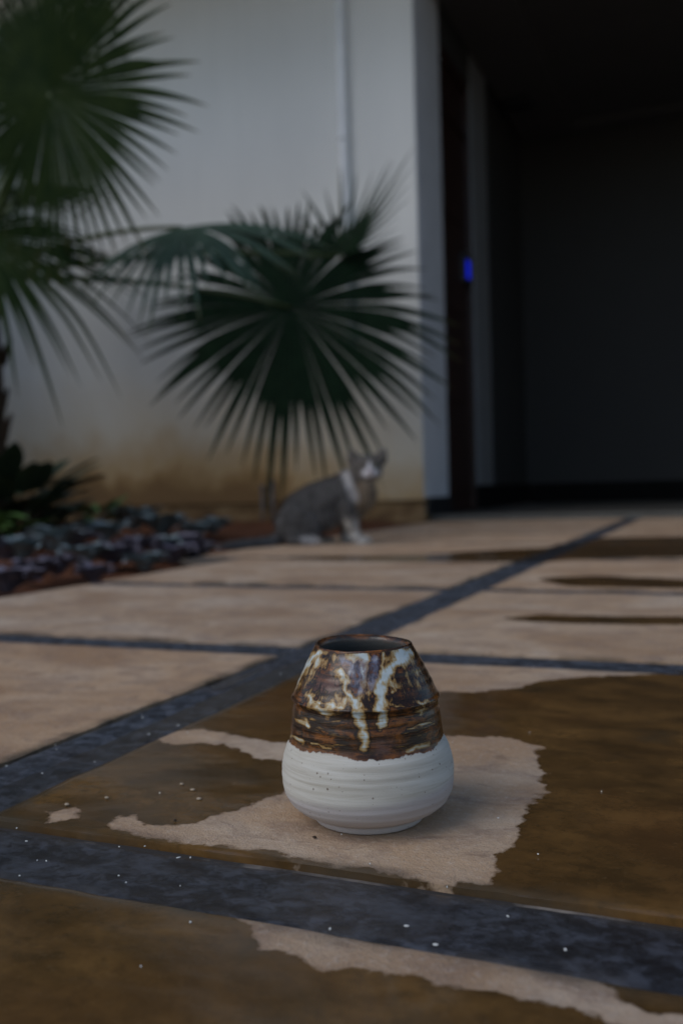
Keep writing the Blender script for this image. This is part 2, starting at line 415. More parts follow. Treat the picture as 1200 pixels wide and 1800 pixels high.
# timber door in the side wall
door = hbox('door', (CX - .10, 5.735, .032), (CX - .045, 6.41, 2.60), M_DOOR, .004)
hbox('transom_panel', (CX - .10, 5.735, 2.66), (CX - .05, 6.41, 2.93), M_DOOR, .004)
hbox('door_frame', (CX - .15, 5.692, .031), (CX - .02, 5.734, 2.985), M_DOOR, .004)
hbox('door_frame', (CX - .15, 6.411, .031), (CX - .02, 6.455, 2.985), M_DOOR, .004)
hbox('door_frame', (CX - .15, 5.735, 2.931), (CX - .02, 6.410, 2.985), M_DOOR, .004)
hbox('door_frame', (CX - .149, 5.735, 2.601), (CX - .03, 6.410, 2.659), M_DOOR, .004)
for k in range(4):
    z0 = .16 + k * .6
    p_ = hbox('door_panel', (CX - .0445, 5.83, z0), (CX - .034, 6.31, z0 + .48), M_DOOR, .004, None)
    p_.parent = door; p_.matrix_parent_inverse = Matrix.Identity(4)
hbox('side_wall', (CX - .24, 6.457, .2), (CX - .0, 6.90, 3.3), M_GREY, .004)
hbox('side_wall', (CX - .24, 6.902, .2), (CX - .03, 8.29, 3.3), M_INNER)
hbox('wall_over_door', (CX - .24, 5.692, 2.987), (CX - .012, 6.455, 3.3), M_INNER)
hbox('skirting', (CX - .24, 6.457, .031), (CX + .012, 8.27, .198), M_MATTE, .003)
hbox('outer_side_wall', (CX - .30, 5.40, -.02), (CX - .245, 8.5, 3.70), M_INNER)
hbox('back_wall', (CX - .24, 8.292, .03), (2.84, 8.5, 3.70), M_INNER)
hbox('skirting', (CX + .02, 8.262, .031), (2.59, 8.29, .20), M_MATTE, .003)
hbox('right_wall', (2.602, 5.15, -.05), (2.85, 8.29, 3.70), M_FACADE)
# tray ceiling: a border at 3.0 m and a raised middle
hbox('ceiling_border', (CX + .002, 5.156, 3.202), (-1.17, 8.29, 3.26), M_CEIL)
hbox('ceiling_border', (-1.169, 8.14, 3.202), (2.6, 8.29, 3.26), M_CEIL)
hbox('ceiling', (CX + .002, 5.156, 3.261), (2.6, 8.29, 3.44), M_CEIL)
hbox('lintel', (CX + .001, 5.152, 3.445), (2.6, 8.29, 3.70), M_FACADE)
hbox('ceiling_block', (-1.58, 7.3, 3.155), (-1.36, 7.5, 3.2), M_BLACK, .01)  # small black block under the ceiling border
hbox('roof_slab', (-9.2, 3.75, 3.702), (3.1, 8.8, 3.88), M_WHITE, .01)  # roof out of view, overhang made deep to shade the upper wall
hbox('added_shade_wall', (-5.05, 2.0, -.05), (-4.82, 5.149, 2.75), M_FACADE, .006)  # unseen wall, added to darken the left of the facade and the bed
hbox('shade_wall_cap', (-5.15, 1.9, 2.752), (-4.72, 5.148, 2.83), M_WHITE, .01)  # cap of the added shading wall
tag(house, 'white plastered house with mud stained wall base and dark open porch', 'house')

# drain pipe on the facade
pr = empty('drain_pipe', (-2.045, 5.119, .1))
bend = [(0, .06, .95), (0, .035, .95), (0, .012, .958), (0, 0, .985)]
v, f = tube_mesh(bend + [(0, 0, 1.2), (0, 0, 1.8), (0, 0, 2.6), (0, 0, 3.59)], .0295, 20)
pydata('pipe', v, f, M_PVC, pr, True)
for zc in (1.32, 2.15, 3.1):
    v, f = tube_mesh([(0, 0, zc - .012), (0, 0, zc + .012)], .0335, 20); pydata('pipe_clamp', v, f, M_PVC, pr, True)
v, f = tube_mesh([(0, 0, 1.02), (0, 0, 1.10)], .034, 20); pydata('pipe_socket', v, f, M_PVC, pr, True)
tag(pr, 'white vertical drain pipe running up the plastered house wall', 'pipe')

# two capped stubs standing on the wall ledge behind the cat
for k, (x, zt, lab) in enumerate(((-2.645, .235, 'left of two short grey pipe stubs at the wall base behind the cat'), (-2.575, .262, 'right of two short grey pipe stubs at the wall base, taller one'))):
    e = empty('pipe_stub', (x, 5.12, .0))
    v, f = tube_mesh([(0, 0, -.02), (0, 0, zt - .03)], .0085, 14); pydata('pipe', v, f, M_METAL, e, True)
    v, f = tube_mesh([(0, 0, zt - .032), (0, 0, zt - .028), (0, 0, zt - .004), (0, 0, zt)], [.010, .013, .013, .009], 14); pydata('cap', v, f, M_METAL, e, True)
    tag(e, lab, 'pipe', 'pipe stubs at the wall base')

# lit blue keypad beside the door
kp = empty('door_keypad', (CX - .018, 6.30, 1.68))
m_ = Mat('keypad_black', .3); m_.b.inputs['Base Color'].default_value = (.012, .012, .014, 1)
bl = Mat('blue_screen', .3); bl.b.inputs['Base Color'].default_value = (.01, .02, .2, 1)
bl.b.inputs['Emission Color'].default_value = (.004, .02, 1.0, 1); bl.b.inputs['Emission Strength'].default_value = .5
box('housing', (-.027, -.075, -.10), (.012, .075, .10), m_.m, kp, .006)
box('screen', (.0125, -.04, -.062), (.016, .04, .06), bl.m, kp, .001)
tag(kp, 'small keypad with a glowing blue screen on the dark porch door', 'keypad')

# ------------------------------------------------------------------ vase
def vase_material():
    m = Mat('glazed_stoneware', .6, .5)
    vec = m.coords()
    cl = m.attr('cream'); lav = m.attr('lav'); low = m.attr('bare'); pur = m.attr('purple')
    hs = m.noise(1, 6, .65, m.coords((30, 30, 300)), .5); vs = m.noise(1, 5, .65, m.coords((230, 230, 50)), .3); big = m.noise(55, 5, .6, vec, .6); iso = m.noise(150, 5, .65, vec, .5)
    up = m.attr('upper')
    st = m.mixf(up, m.math('MULTIPLY_ADD', hs, .8, m.math('MULTIPLY', iso, .2)), m.math('MULTIPLY_ADD', vs, .8, m.math('MULTIPLY', iso, .2)))
    k = m.math('MULTIPLY_ADD', m.math('SUBTRACT', st, .5), 1.6, cl)
    k = m.math('MULTIPLY_ADD', m.math('SUBTRACT', big, .5), .6, k)
    brown = m.ramp(m.math('MULTIPLY_ADD', iso, .35, m.math('MULTIPLY', hs, .65)), [(.36, (.008, .005, .003)), (.46, (.050, .019, .005)), (.55, (.20, .068, .013)), (.68, (.33, .125, .028))])
    brown = m.mix(m.mapr(big, .46, .6, 0, .85), brown, (.018, .011, .008))
    brown = m.mix(m.math('MULTIPLY', pur, m.mapr(iso, .35, .6, .4, .9)), brown, (.115, .062, .052))
    tone = m.ramp(k, [(.36, (.012, .007, .005)), (.44, (.03, .016, .008)), (.50, (.12, .06, .016)), (.58, (.28, .16, .05)), (.70, (.40, .31, .17)), (.80, (.44, .44, .38)), (.90, (.50, .56, .56))])
    glz = m.mix(m.mapr(k, .30, .40), brown, tone)
    lavc = m.ramp(m.noise(160, 4, .6, vec), [(.35, (.10, .10, .14)), (.52, (.20, .21, .29)), (.68, (.38, .37, .38))])
    glz = m.mix(m.math('MULTIPLY', m.math('MULTIPLY', lav, m.mapr(vs, .38, .58, .15, 1)), m.mapr(k, .75, .9, 1, .2)), glz, lavc)
    # bare slip-washed clay below
    rings = m.noise(1, 5, .6, m.coords((14, 14, 260)), .4)
    clay = m.ramp(rings, [(.3, (.41, .375, .315)), (.5, (.52, .495, .44)), (.72, (.60, .58, .535))])
    lilac = m.ramp(rings, [(.3, (.41, .37, .355)), (.7, (.50, .47, .465))])
    clay = m.mix(m.attr('slip'), lilac, clay)
    vo = m.n('ShaderNodeTexVoronoi', feature='F1'); vo.inputs['Scale'].default_value = 430; m.l(vec, vo.inputs['Vector'])
    sel = m.n('ShaderNodeSeparateColor'); m.l(vo.outputs['Color'], sel.inputs[0])
    thr = m.math('MULTIPLY', m.math('POWER', sel.outputs[0], 6), .30)
    spk = m.math('LESS_THAN', vo.outputs['Distance'], thr)
    clay = m.mix(m.math('MULTIPLY', spk, m.mapr(sel.outputs[1], 0, 1, .3, .85)), clay, (.10, .055, .03))
    # foot rim a little dirtier, glaze border ragged with a dark rust line
    bn = m.math('MULTIPLY_ADD', m.math('SUBTRACT', m.noise(70, 5, .6, vec), .5), .0045, low)
    bn = m.math('MULTIPLY_ADD', m.math('SUBTRACT', m.noise(1, 4, .6, m.coords((200, 200, 30))), .5), .0035, bn)
    g = m.mapr(bn, -.0003, .0004)                                   # 1 = glaze
    rustline = m.math('MULTIPLY', m.mapr(bn, .0035, .0002), m.mapr(m.noise(60, 3, .5, vec), .4, .6), clamp=True)
    glz = m.mix(m.math('MULTIPLY', rustline, .75), glz, (.21, .085, .03))
    m.color(m.mix(m.attr('inside'), m.mix(g, clay, glz), (.085, .085, .08)))
    m.rough(m.mixf(g, .72, m.mapr(big, .3, .7, .07, .2)))
    m.l(m.mixf(g, .25, .34), m.b.inputs['Specular IOR Level'])
    h = m.mixf(g, m.math('MULTIPLY_ADD', rings, 1.0, m.math('MULTIPLY', m.noise(420, 3, .6, vec), .3)), m.math('ADD', m.math('MULTIPLY', hs, .8), m.math('MULTIPLY', k, .9)))
    m.bump(h, .35, .0008)
    return m.m
PROF = [(0, 0), (0, 20), (0, 31.5), (.6, 32.8), (2.0, 33.4), (4.2, 33.8), (5.4, 35.6), (6.8, 39.6), (9.2, 44.0), (13, 48.0), (18, 50.6), (24, 52), (30, 52.2), (36, 51.4), (42, 50.0), (47, 48.0), (50, 46.3), (55, 45.7), (60, 45.2), (66, 44.5), (71, 43.5), (72.7, 43.5), (74.0, 45.0), (74.8, 44.9), (76.2, 43.2),
        (82, 40.6), (88, 38.0), (94, 35.1), (100, 32.0), (104, 29.9), (105.9, 29.1), (106.5, 28.7), (106.5, 28.1), (105.6, 26.6), (103.2, 25.0), (96, 28.6), (88, 33.5), (78, 38), (65, 40.5), (45, 42), (28, 45), (14, 41), (7, 32), (5, 18), (5, 0)]
zr = np.array(PROF, float) / 1000
seg = np.r_[0, np.cumsum(np.hypot(*np.diff(zr, axis=0).T))]
NV, NT = 330, 360
outer_end = seg[32]
u_ = np.r_[np.linspace(0, outer_end, 270), np.linspace(outer_end, seg[-1], NV - 269)[1:]]
def smooth_interp(u, a):
    y = np.interp(u, seg, a); return y
zz_ = smooth_interp(u_, zr[:, 0]); rr_ = smooth_interp(u_, zr[:, 1])
for _ in range(2):                                                 # soften the lathe profile
    zz_[1:-1] = .25 * zz_[:-2] + .5 * zz_[1:-1] + .25 * zz_[2:]; rr_[1:-1] = .25 * rr_[:-2] + .5 * rr_[1:-1] + .25 * rr_[2:]
th = np.linspace(0, 2 * math.pi, NT, endpoint=False)
TH, ZZ = np.meshgrid(th, zz_); _, RR = np.meshgrid(th, rr_)
cs, sn = np.cos(TH), np.sin(TH)
wob = 1 + .006 * np.cos(2 * TH + .7) * ZZ / .1 + .003 * np.sin(3 * TH)
ringn = .00007 * np.sin(ZZ * 1000 * 1.15 + .8 * np.sin(TH) + 1.1 * vn(ZZ * 160, TH * .5)) + .00012 * vn(ZZ * 420, cs * 1.2 + 3) + .0004 * vn(ZZ * 110 + .6 * sn, sn * 1.4 + 9)
body = sstep(.006, .012, ZZ) * (RR > .02)
edge_wave = .0006 * np.cos(TH + 2.2) * sstep(.09, .106, ZZ) + .0005 * np.sin(2 * TH) * sstep(.09, .106, ZZ)
R2 = RR * wob + ringn * body
lean = ZZ * .008
# screen-right direction of the vase, so that its front can be told from its back
fr = -_f0
Xv = VX + (cs * _r0[0] + sn * fr[0]) * R2 - lean * _r0[0]; Yv = VY + (cs * _r0[1] + sn * fr[1]) * R2 - lean * _r0[1]
Zv = ZZ + edge_wave + .00035
V = np.stack([Xv, Yv, Zv], -1).reshape(-1, 3)
idx = np.arange(NV * NT).reshape(NV, NT); i2 = np.roll(idx, -1, axis=1)
q = np.stack([idx[:-1], i2[:-1], i2[1:], idx[1:]], -1).reshape(-1, 4)
Vl = V - np.array([VX, VY, 0])
# glaze features, in coordinates of the 370x420 px detail (mirrored to the back of the vase)
snf = np.abs(sn); Vf = np.stack([VX + (cs * _r0[0] + snf * fr[0]) * R2, VY + (cs * _r0[1] + snf * fr[1]) * R2, Zv], -1).reshape(-1, 3)
px, py = proj(Vf); cxp = (px - 460) / .3083; cyp = (py - 1080) / .3083
back = (sn < 0).reshape(-1)
cxp = cxp + 26 * fbm(cxp / 60, cyp / 60, 3) + 6 * fbm(cxp / 16, cyp / 16, 2); cyp = cyp + 26 * fbm(cxp / 60 + 40, cyp / 60, 3)
cxp = np.where(back, 1200 - cxp, cxp)
def stroke(pts, w):
    best = np.full(len(cxp), 1e9)
    for (ax, ay), (bx, by) in zip(pts[:-1], pts[1:]):
        ex, ey = bx - ax, by - ay; t = np.clip(((cxp - ax) * ex + (cyp - ay) * ey) / (ex * ex + ey * ey + 1e-9), 0, 1)
        best = np.minimum(best, np.hypot(cxp - ax - t * ex, cyp - ay - t * ey))
    return np.clip(.95 - .40 * best / w, 0, 1)
def blob(x, y, rx, ry): return np.clip(1.0 - .42 * np.hypot((cxp - x) / rx, (cyp - y) / ry), 0, 1)
cream = np.full(len(cxp), .26)
for pts, w, pk in (([(235, 330), (300, 250), (360, 215)], 24, .9), ([(195, 410), (212, 350), (250, 285)], 24, 1), ([(530, 235), (590, 240)], 34, 1), ([(455, 330), (490, 400), (520, 480), (560, 525)], 22, .95), ([(570, 290), (590, 370)], 18, .8),
                   ([(840, 225), (800, 265), (745, 310), (695, 380), (680, 450), (682, 525)], 33, 1), ([(690, 545), (690, 640)], 19, 1), ([(555, 560), (585, 640), (590, 765)], 30, 1.03), ([(270, 450), (300, 520), (380, 575)], 22, .78), ([(250, 590), (265, 640)], 18, .74),
                   ([(300, 740), (400, 765)], 14, .72), ([(860, 640), (960, 610)], 11, .74), ([(830, 770), (950, 740)], 13, .70), ([(160, 690), (230, 730)], 16, .74), ([(300, 505), (450, 530)], 14, .74), ([(760, 535), (820, 525)], 10, .74), ([(905, 500), (950, 485)], 12, .8), ([(740, 390), (755, 430)], 14, .72), ([(690, 230), (700, 300)], 14, .74), ([(920, 520), (905, 560)], 12, .7)):
    cream = np.maximum(cream, pk * stroke(pts, w))
for bx, by, rx, ry in ((300, 470, 45, 55), (430, 250, 50, 35), (600, 340, 40, 80), (720, 250, 35, 40), (765, 400, 32, 42), (240, 330, 40, 70), (880, 330, 30, 40), (360, 530, 90, 16), (250, 612, 60, 20), (400, 745, 120, 14), (905, 545, 50, 22), (930, 622, 70, 11), (470, 600, 60, 9), (880, 757, 95, 13), (330, 672, 50, 8), (800, 520, 90, 10), (960, 490, 50, 14)):
    cream = np.maximum(cream, .60 * blob(bx, by, rx, ry))
cream = np.maximum(cream, blob(800, 240, 62, 50)); cream = np.maximum(cream, .7 * blob(330, 265, 60, 50)); cream = np.maximum(cream, .66 * blob(590, 400, 95, 140)); cream = np.maximum(cream, .62 * blob(260, 330, 80, 110)); cream = np.maximum(cream, .52 * blob(830, 380, 120, 60)); cream = np.maximum(cream, .56 * blob(500, 480, 230, 60))
lav = np.clip(np.maximum(stroke([(650, 270), (655, 340), (625, 410)], 26), np.maximum(.95 * stroke([(475, 250), (520, 330), (555, 440)], 26), .8 * blob(560, 340, 75, 120))), 0, 1)
lav = sstep(.35, .8, lav)
purple = np.maximum(blob(395, 410, 95, 70), np.maximum(blob(700, 745, 62, 50), .8 * blob(480, 290, 40, 40))); purple = sstep(.4, .85, purple)
inside = (np.arange(NV)[:, None] * np.ones((1, NT))).reshape(-1) > 268
Zf = ZZ.reshape(-1)
bare = Zf - (.0488 + .0012 * np.sin(TH.reshape(-1) * 3 + 1) + .0006 * np.sin(TH.reshape(-1) * 7))
bare[inside] = .02; cream[inside] = .1; lav[inside] = 0; purple[inside] = 0
rimz = (Zf > .1052); cream[rimz] = .15
slip = sstep(-.003, .003, Zf - (.024 + .004 * np.cos(TH.reshape(-1)) + .0025 * vn(TH.reshape(-1) * 2.3, Zf * 0 + 2)))
vase = fast_mesh('vase', Vl, q, vase_material()); vase.location = (VX, VY, 0)
for n_, a_ in (('cream', cream), ('lav', lav), ('purple', purple), ('bare', bare), ('inside', sstep(269, 272, (np.arange(NV)[:, None] * np.ones((1, NT))).reshape(-1))), ('slip', slip), ('upper', sstep(.073, .077, Zf))): fattr(vase, n_, a_)
tag(vase, 'small round stoneware vase, brown dripped glaze over bare white clay, standing on paving', 'vase')

# ------------------------------------------------------------------ cat
KC = .000515                                                       # metres per pixel of the cat detail
def cp(x, y, b=0.0): return Vector(((x - 500) * KC, b, (792 - y) * KC))
cat = empty('cat', tuple(ground(565, 955)), PSI)
bm = bmesh.new()
def ball(c, r):
    r = Vector(r if hasattr(r, '__len__') else (r, r, r))
    mm = Matrix.Translation(c) @ Matrix.Diagonal((*r, 1)); bmesh.ops.create_icosphere(bm, subdivisions=3, radius=1, matrix=mm)
def chain(pts):
    for (a, ra), (b, rb) in zip(pts[:-1], pts[1:]):
        n = max(2, int((b - a).length / (min(ra, rb) * .35)))
        for i in range(n + 1):
            t = i / n; bmesh.ops.create_icosphere(bm, subdivisions=2, radius=ra + (rb - ra) * t, matrix=Matrix.Translation(a.lerp(b, t)))
chain([(cp(315, 625, .0), .068), (cp(370, 560, .0), .078), (cp(470, 510, 0), .080), (cp(580, 465, -.005), .074), (cp(660, 430, -.01), .068), (cp(735, 470, -.015), .060)])
chain([(cp(400, 610, -.01), .066), (cp(520, 590, -.01), .062), (cp(640, 560, -.01), .052)])
chain([(cp(735, 480, -.015), .060), (cp(740, 540, -.012), .048)])
chain([(cp(690, 400, -.01), .062), (cp(755, 350, -.018), .054), (cp(800, 300, -.025), .05)])
ball(cp(800, 440, -.03), (.050, .05, .066)); ball(cp(800, 345, -.02), (.052, .045, .045)); ball(cp(832, 262, -.035), (.060, .050, .049))                       # skull
ball(cp(790, 290, -.045), (.032, .03, .026)); ball(cp(885, 290, -.045), (.032, .03, .026))   # cheeks
ball(cp(842, 305, -.078), (.020, .018, .014)); ball(cp(868, 305, -.078), (.020, .018, .014)); ball(cp(855, 325, -.07), (.017, .018, .011)); ball(cp(853, 270, -.074), (.013, .02, .018))
for bx, tx in ((745, 722), (932, 968)):                             # ears
    chain([(cp(bx, 200, -.025), .027), (cp((bx + tx) / 2, 165, -.024), .017), (cp(tx, 128, -.022), .005)])
chain([(cp(690, 520, -.045), .040), (cp(705, 600, -.052), .027), (cp(725, 690, -.055), .0195), (cp(762, 765, -.06), .0165)])   # near foreleg
ball(cp(800, 772, -.064), (.028, .018, .013))
chain([(cp(700, 540, .04), .036), (cp(690, 640, .045), .024), (cp(675, 760, .04), .016)]); ball(cp(700, 773, .036), (.026, .017, .012))
ball(cp(345, 640, -.05), (.085, .042, .078)); ball(cp(330, 640, .05), (.08, .04, .074))                                         # haunches
chain([(cp(300, 745, -.075), .024), (cp(400, 765, -.085), .018), (cp(455, 770, -.09), .017)]); ball(cp(475, 772, -.09), (.024, .017, .012))
chain([(cp(330, 755, .06), .022), (cp(520, 772, .03), .016)]); ball(cp(545, 774, .028), (.024, .016, .012))
tailp = [(260, 700, 0.02, .026), (195, 745, -.03, .022), (140, 765, -.09, .02), (70, 768, -.15, .019), (-20, 768, -.20, .018), (-95, 770, -.23, .016), (-140, 772, -.25, .012)]
chain([(cp(x, y, b), r) for x, y, b, r in tailp])
me = bpy.data.meshes.new('tmp'); bm.to_mesh(me); bm.free()
tmp = bpy.data.objects.new('tmp', me); C.objects.link(tmp)
mo = tmp.modifiers.new('r', 'REMESH'); mo.mode = 'VOXEL'; mo.voxel_size = .0042
ms = tmp.modifiers.new('s', 'SMOOTH'); ms.iterations = 7; ms.factor = .5
dg = bpy.context.evaluated_depsgraph_get(); me2 = bpy.data.meshes.new_from_object(tmp.evaluated_get(dg)); me2.name = 'body'
bpy.data.objects.remove(tmp)
def cat_material():
    m = Mat('cat_fur', .9, .15)
    c = m.attr('coat', 'Color'); f = m.noise(150, 4, .7, m.coords((1, 1, .5))); tab = m.noise(28, 4, .6, m.coords((2.2, 1, .7)), 1.2)
    c = m.mix(m.mapr(tab, .45, .58, 0, .75), c, m.mix(1.0, c, (.45, .43, .42), 'MULTIPLY'))
    c = m.mix(m.mapr(f, .4, .75, 0, .4), c, m.mix(1.0, c, (1.9, 1.8, 1.7), 'MULTIPLY'))
    m.color(c); m.bump(m.noise(260, 4, .8), .8, .004)
    m.b.inputs['Sheen Weight'].default_value = .25; m.b.inputs['Sheen Roughness'].default_value = .5
    return m.m
body_o = link_mesh('body', me2, cat_material(), cat, True)
P = np.empty(len(me2.vertices) * 3, np.float32); me2.vertices.foreach_get('co', P); P = P.reshape(-1, 3)
cxx = P[:, 0] / KC + 500; cyy = 792 - P[:, 2] / KC; cb = P[:, 1]
wob_ = 10 * fbm(cxx / 25, cyy / 25 + cb * 60, 3); X_ = cxx + wob_; Y_ = cyy + 10 * fbm(cxx / 25 + 9, cyy / 25, 3)
colr = np.tile(np.array([.105, .097, .094]), (len(P), 1))
def paint(mask, c, s=1.0):
    k = np.clip(mask, 0, 1)[:, None] * s; colr[:] = colr * (1 - k) + np.array(c) * k
def ell(x, y, rx, ry, soft=.25): return sstep(1 + soft, 1 - soft, np.hypot((X_ - x) / rx, (Y_ - y) / ry))
head = sstep(690, 715, X_) * sstep(385, 365, Y_)
paint(head, (.115, .10, .088))
paint(ell(835, 165, 75, 28) * head, (.09, .085, .08))                       # darker crown
chest = sstep(735, 760, X_ - (Y_ - 480) * .05) * sstep(350, 372, Y_)
paint(chest, (.21, .155, .105))
# pale collar of fur from the shoulder down to the chest
dcol = np.abs((X_ - 655) - (Y_ - 250) * .42); paint(sstep(46, 20, dcol) * sstep(232, 262, Y_) * sstep(520, 450, Y_) * (cb < .03), (.48, .46, .46))
front = sstep(-.045, -.06, cb)
paint(ell(852, 248, 17, 34) * front * head, (.62, .60, .62)); paint(ell(858, 298, 64, 38) * front * head, (.66, .64, .66)); paint(ell(865, 332, 24, 16) * front * head, (.20, .15, .14))
paint(ell(860, 352, 40, 14) * head, (.42, .36, .30))
paint(sstep(640, 680, X_) * sstep(585, 640, Y_), (.46, .42, .38)); paint(sstep(700, 740, Y_) * sstep(640, 660, X_), (.58, .55, .52))
paint(ell(425, 752, 70, 34) * (cb < -.04), (.40, .39, .39)); paint(ell(610, 690, 60, 70) * (cb > -.04), (.20, .16, .13)); paint(ell(540, 772, 55, 24), (.38, .33, .28))
paint(sstep(200, 120, X_) * sstep(700, 740, Y_), (.055, .056, .062))
cattr(body_o, 'coat', np.c_[colr, np.ones(len(P))])
# short guard hairs so that the outline is soft
rgh = np.random.RandomState(4); nrm = np.empty(len(me2.vertices) * 3, np.float32); me2.vertices.foreach_get('normal', nrm); nrm = nrm.reshape(-1, 3)
pick = rgh.choice(len(P), min(15000, len(P)), replace=False); hp = P[pick]; hn = nrm[pick]
flow = np.stack([np.full(len(pick), -.75), rgh.uniform(-.3, .3, len(pick)), np.full(len(pick), -.55)], -1) + rgh.normal(0, .25, (len(pick), 3))
flow -= (flow * hn).sum(1)[:, None] * hn; flow /= np.linalg.norm(flow, axis=1)[:, None] + 1e-6
sid = np.cross(hn, flow) * .0011; hl = rgh.uniform(.007, .016, len(pick))[:, None] * np.where((cyy[pick] < 380) & (cxx[pick] > 690), .45, 1.0)[:, None]
tip = hp + (hn * .45 + flow * .9) * hl; tip[:, 2] = np.maximum(tip[:, 2], .001); mid_ = hp + (hn * .38 + flow * .4) * hl; mid_[:, 2] = np.maximum(mid_[:, 2], .001)
HV = np.stack([hp - sid, hp + sid, mid_ + sid * .7, tip], 1).reshape(-1, 3); HQ = np.arange(len(HV)).reshape(-1, 4)
fur = fast_mesh('fur', HV, HQ, body_o.data.materials[0], cat, True); fur['kind'] = 'stuff'
hc = colr[pick] * rgh.uniform(.55, 1.6, len(pick))[:, None]; cattr(fur, 'coat', np.repeat(np.c_[hc, np.ones(len(pick))], 4, axis=0))
M_EYE = Mat('cat_eye', .12, .6); M_EYE.b.inputs['Base Color'].default_value = (.10, .11, .04, 1)
M_PUP = simple('pupil', (.008, .008, .008), .1); M_NOSE = simple('nose_skin', (.16, .07, .065), .5)
for ex in (805, 893):
    b2 = bmesh.new(); bmesh.ops.create_uvsphere(b2, u_segments=16, v_segments=10, radius=.0095, matrix=Matrix.Translation(cp(ex, 250, -.0735)) @ Matrix.Diagonal((1.05, .8, .8, 1)))
    em = bpy.data.meshes.new('eye'); b2.to_mesh(em); b2.free(); eo = link_mesh('eye', em, M_EYE.m, cat, True)
    b2 = bmesh.new(); bmesh.ops.create_uvsphere(b2, u_segments=12, v_segments=8, radius=.006, matrix=Matrix.Translation(cp(ex + 2, 250, -.0795)) @ Matrix.Diagonal((.55, .4, 1.0, 1)))
    em = bpy.data.meshes.new('pupil'); b2.to_mesh(em); b2.free(); link_mesh('pupil', em, M_PUP, eo, True)
b2 = bmesh.new(); bmesh.ops.create_uvsphere(b2, u_segments=12, v_segments=8, radius=.008, matrix=Matrix.Translation(cp(856, 293, -.096)) @ Matrix.Diagonal((1, .6, .7, 1)))
em = bpy.data.meshes.new('nose'); b2.to_mesh(em); b2.free(); link_mesh('nose', em, M_NOSE, cat, True)
tag(cat, 'grey tabby cat with white muzzle sitting on paving, looking at camera', 'cat')

# ------------------------------------------------------------------ fan palm
def leaf_mat(name, c0, c1, tip, rough=.6):
    m = Mat(name, rough, .05); f = m.noise(14, 4); s = m.noise(1, 4, .6, m.coords((90, 90, 90)))
    col = m.ramp(f, [(.3, c0), (.7, c1)]); col = m.mix(m.mapr(s, .5, .75, 0, .3), col, tuple(x * 1.5 for x in c1))
    col = m.mix(m.mapr(m.attr('along'), .86, 1.0, 0, .8), col, tip)
    m.color(col); m.bump(m.noise(120, 3), .2, .002); return m.m
M_PALM = leaf_mat('palm_leaf', (.007, .016, .008), (.013, .030, .014), (.06, .05, .02))
M_PALMY = leaf_mat('palm_leaf_yellowish', (.009, .022, .006), (.022, .038, .010), (.08, .065, .018))
M_PALMG = leaf_mat('palm_leaf_sky_sheen', (.035, .06, .045), (.07, .11, .08), (.10, .10, .05))  # sky sheen on the upper leaf face, put into a lighter grey-green
M_STALK = simple('palm_stalk', (.07, .10, .035), .45, .25, 30)
M_TRUNK = simple('palm_trunk', (.055, .038, .026), .9, .4, 25, .2, .8, .01)
def fan(name, c, u, n, R, half, N, droop, fuse, crown, mat, parent, seed, fold=.0, curl=0.0, lens=None):
    rg = random.Random(seed); c = Vector(c); u = Vector(u).normalized(); n = Vector(n); n = (n - u * n.dot(u)).normalized(); w = n.cross(u)
    V = []; Fc = []; al = []; ST = 15
    dphi = 2 * half / N
    for k in range(N):
        ph = -half + dphi * (k + .5); rel = abs(ph) / half
        Lk = R * (1 - .22 * rel ** 2) * rg.uniform(.86, 1.06); tw = rg.uniform(-.06, .06); dk = droop * rg.uniform(.55, 1.5); ck = curl * rg.uniform(.7, 1.3)
        sp = rg.uniform(-.05, .05); kink = rg.uniform(.0, 1.0) < .22
        for i in range(ST + 1):
            t = i / ST; r = .002 + t * Lk
            hw = r * math.tan(dphi * .5) if t < fuse else fuse * Lk * math.tan(dphi * .5) * ((1 - (t - fuse) / (1 - fuse)) ** .85) * 1.0 + .0004
            pl = min(hw, .02) * .75
            a2 = ph + (sp * (t - fuse) if t > fuse else 0)
            dr = u * math.cos(a2) + w * math.sin(a2); tr = -u * math.sin(a2) + w * math.cos(a2)
            p = c + dr * r + n * (fold * abs(math.sin(ph)) * r) - n * (ck * t * t * Lk)
            p.z -= dk * Lk * t ** 2.6 + (dk * .8 * Lk * max(0, t - .7) ** 1.2 * 2 if kink else 0)
            tt_ = tr + n * (tw * 4 * max(0, t - fuse))
            V += [p - tt_ * hw - n * pl * .5, p + n * pl * .5, p + tt_ * hw - n * pl * .5]; al += [t] * 3
            if i:
                b = len(V) - 6
                Fc += [(b, b + 1, b + 4, b + 3), (b + 1, b + 2, b + 5, b + 4)]
    o = fast_mesh(name, V, Fc, mat, parent, True); fattr(o, 'along', al)
    o.matrix_parent_inverse = parent.matrix_world.inverted()
    # stalk
    cr = Vector(crown); mid = cr.lerp(c, .55) + Vector((0, 0, .10))
    pts = []
    for i in range(13):
        t = i / 12; pts.append(cr * (1 - t) ** 2 + mid * 2 * t * (1 - t) + c * t * t)
    v, f = tube_mesh(pts, [.016 - .008 * i / 12 for i in range(13)], 8)
    s = pydata('stalk', v, f, M_STALK, o, True); 
    return o
CR = Vector((-2.88, 3.05, 1.12))
palm = empty('fan_palm', (CR.x, CR.y, .0)); bpy.context.view_layer.update()
v, f = tube_mesh([(0, 0, -.03), (.005, 0, .2), (0, .01, .5), (-.005, 0, .9), (0, 0, 1.18)], [.11, .095, .085, .09, .05], 18)
tr = pydata('trunk', v, f, M_TRUNK, palm, True)
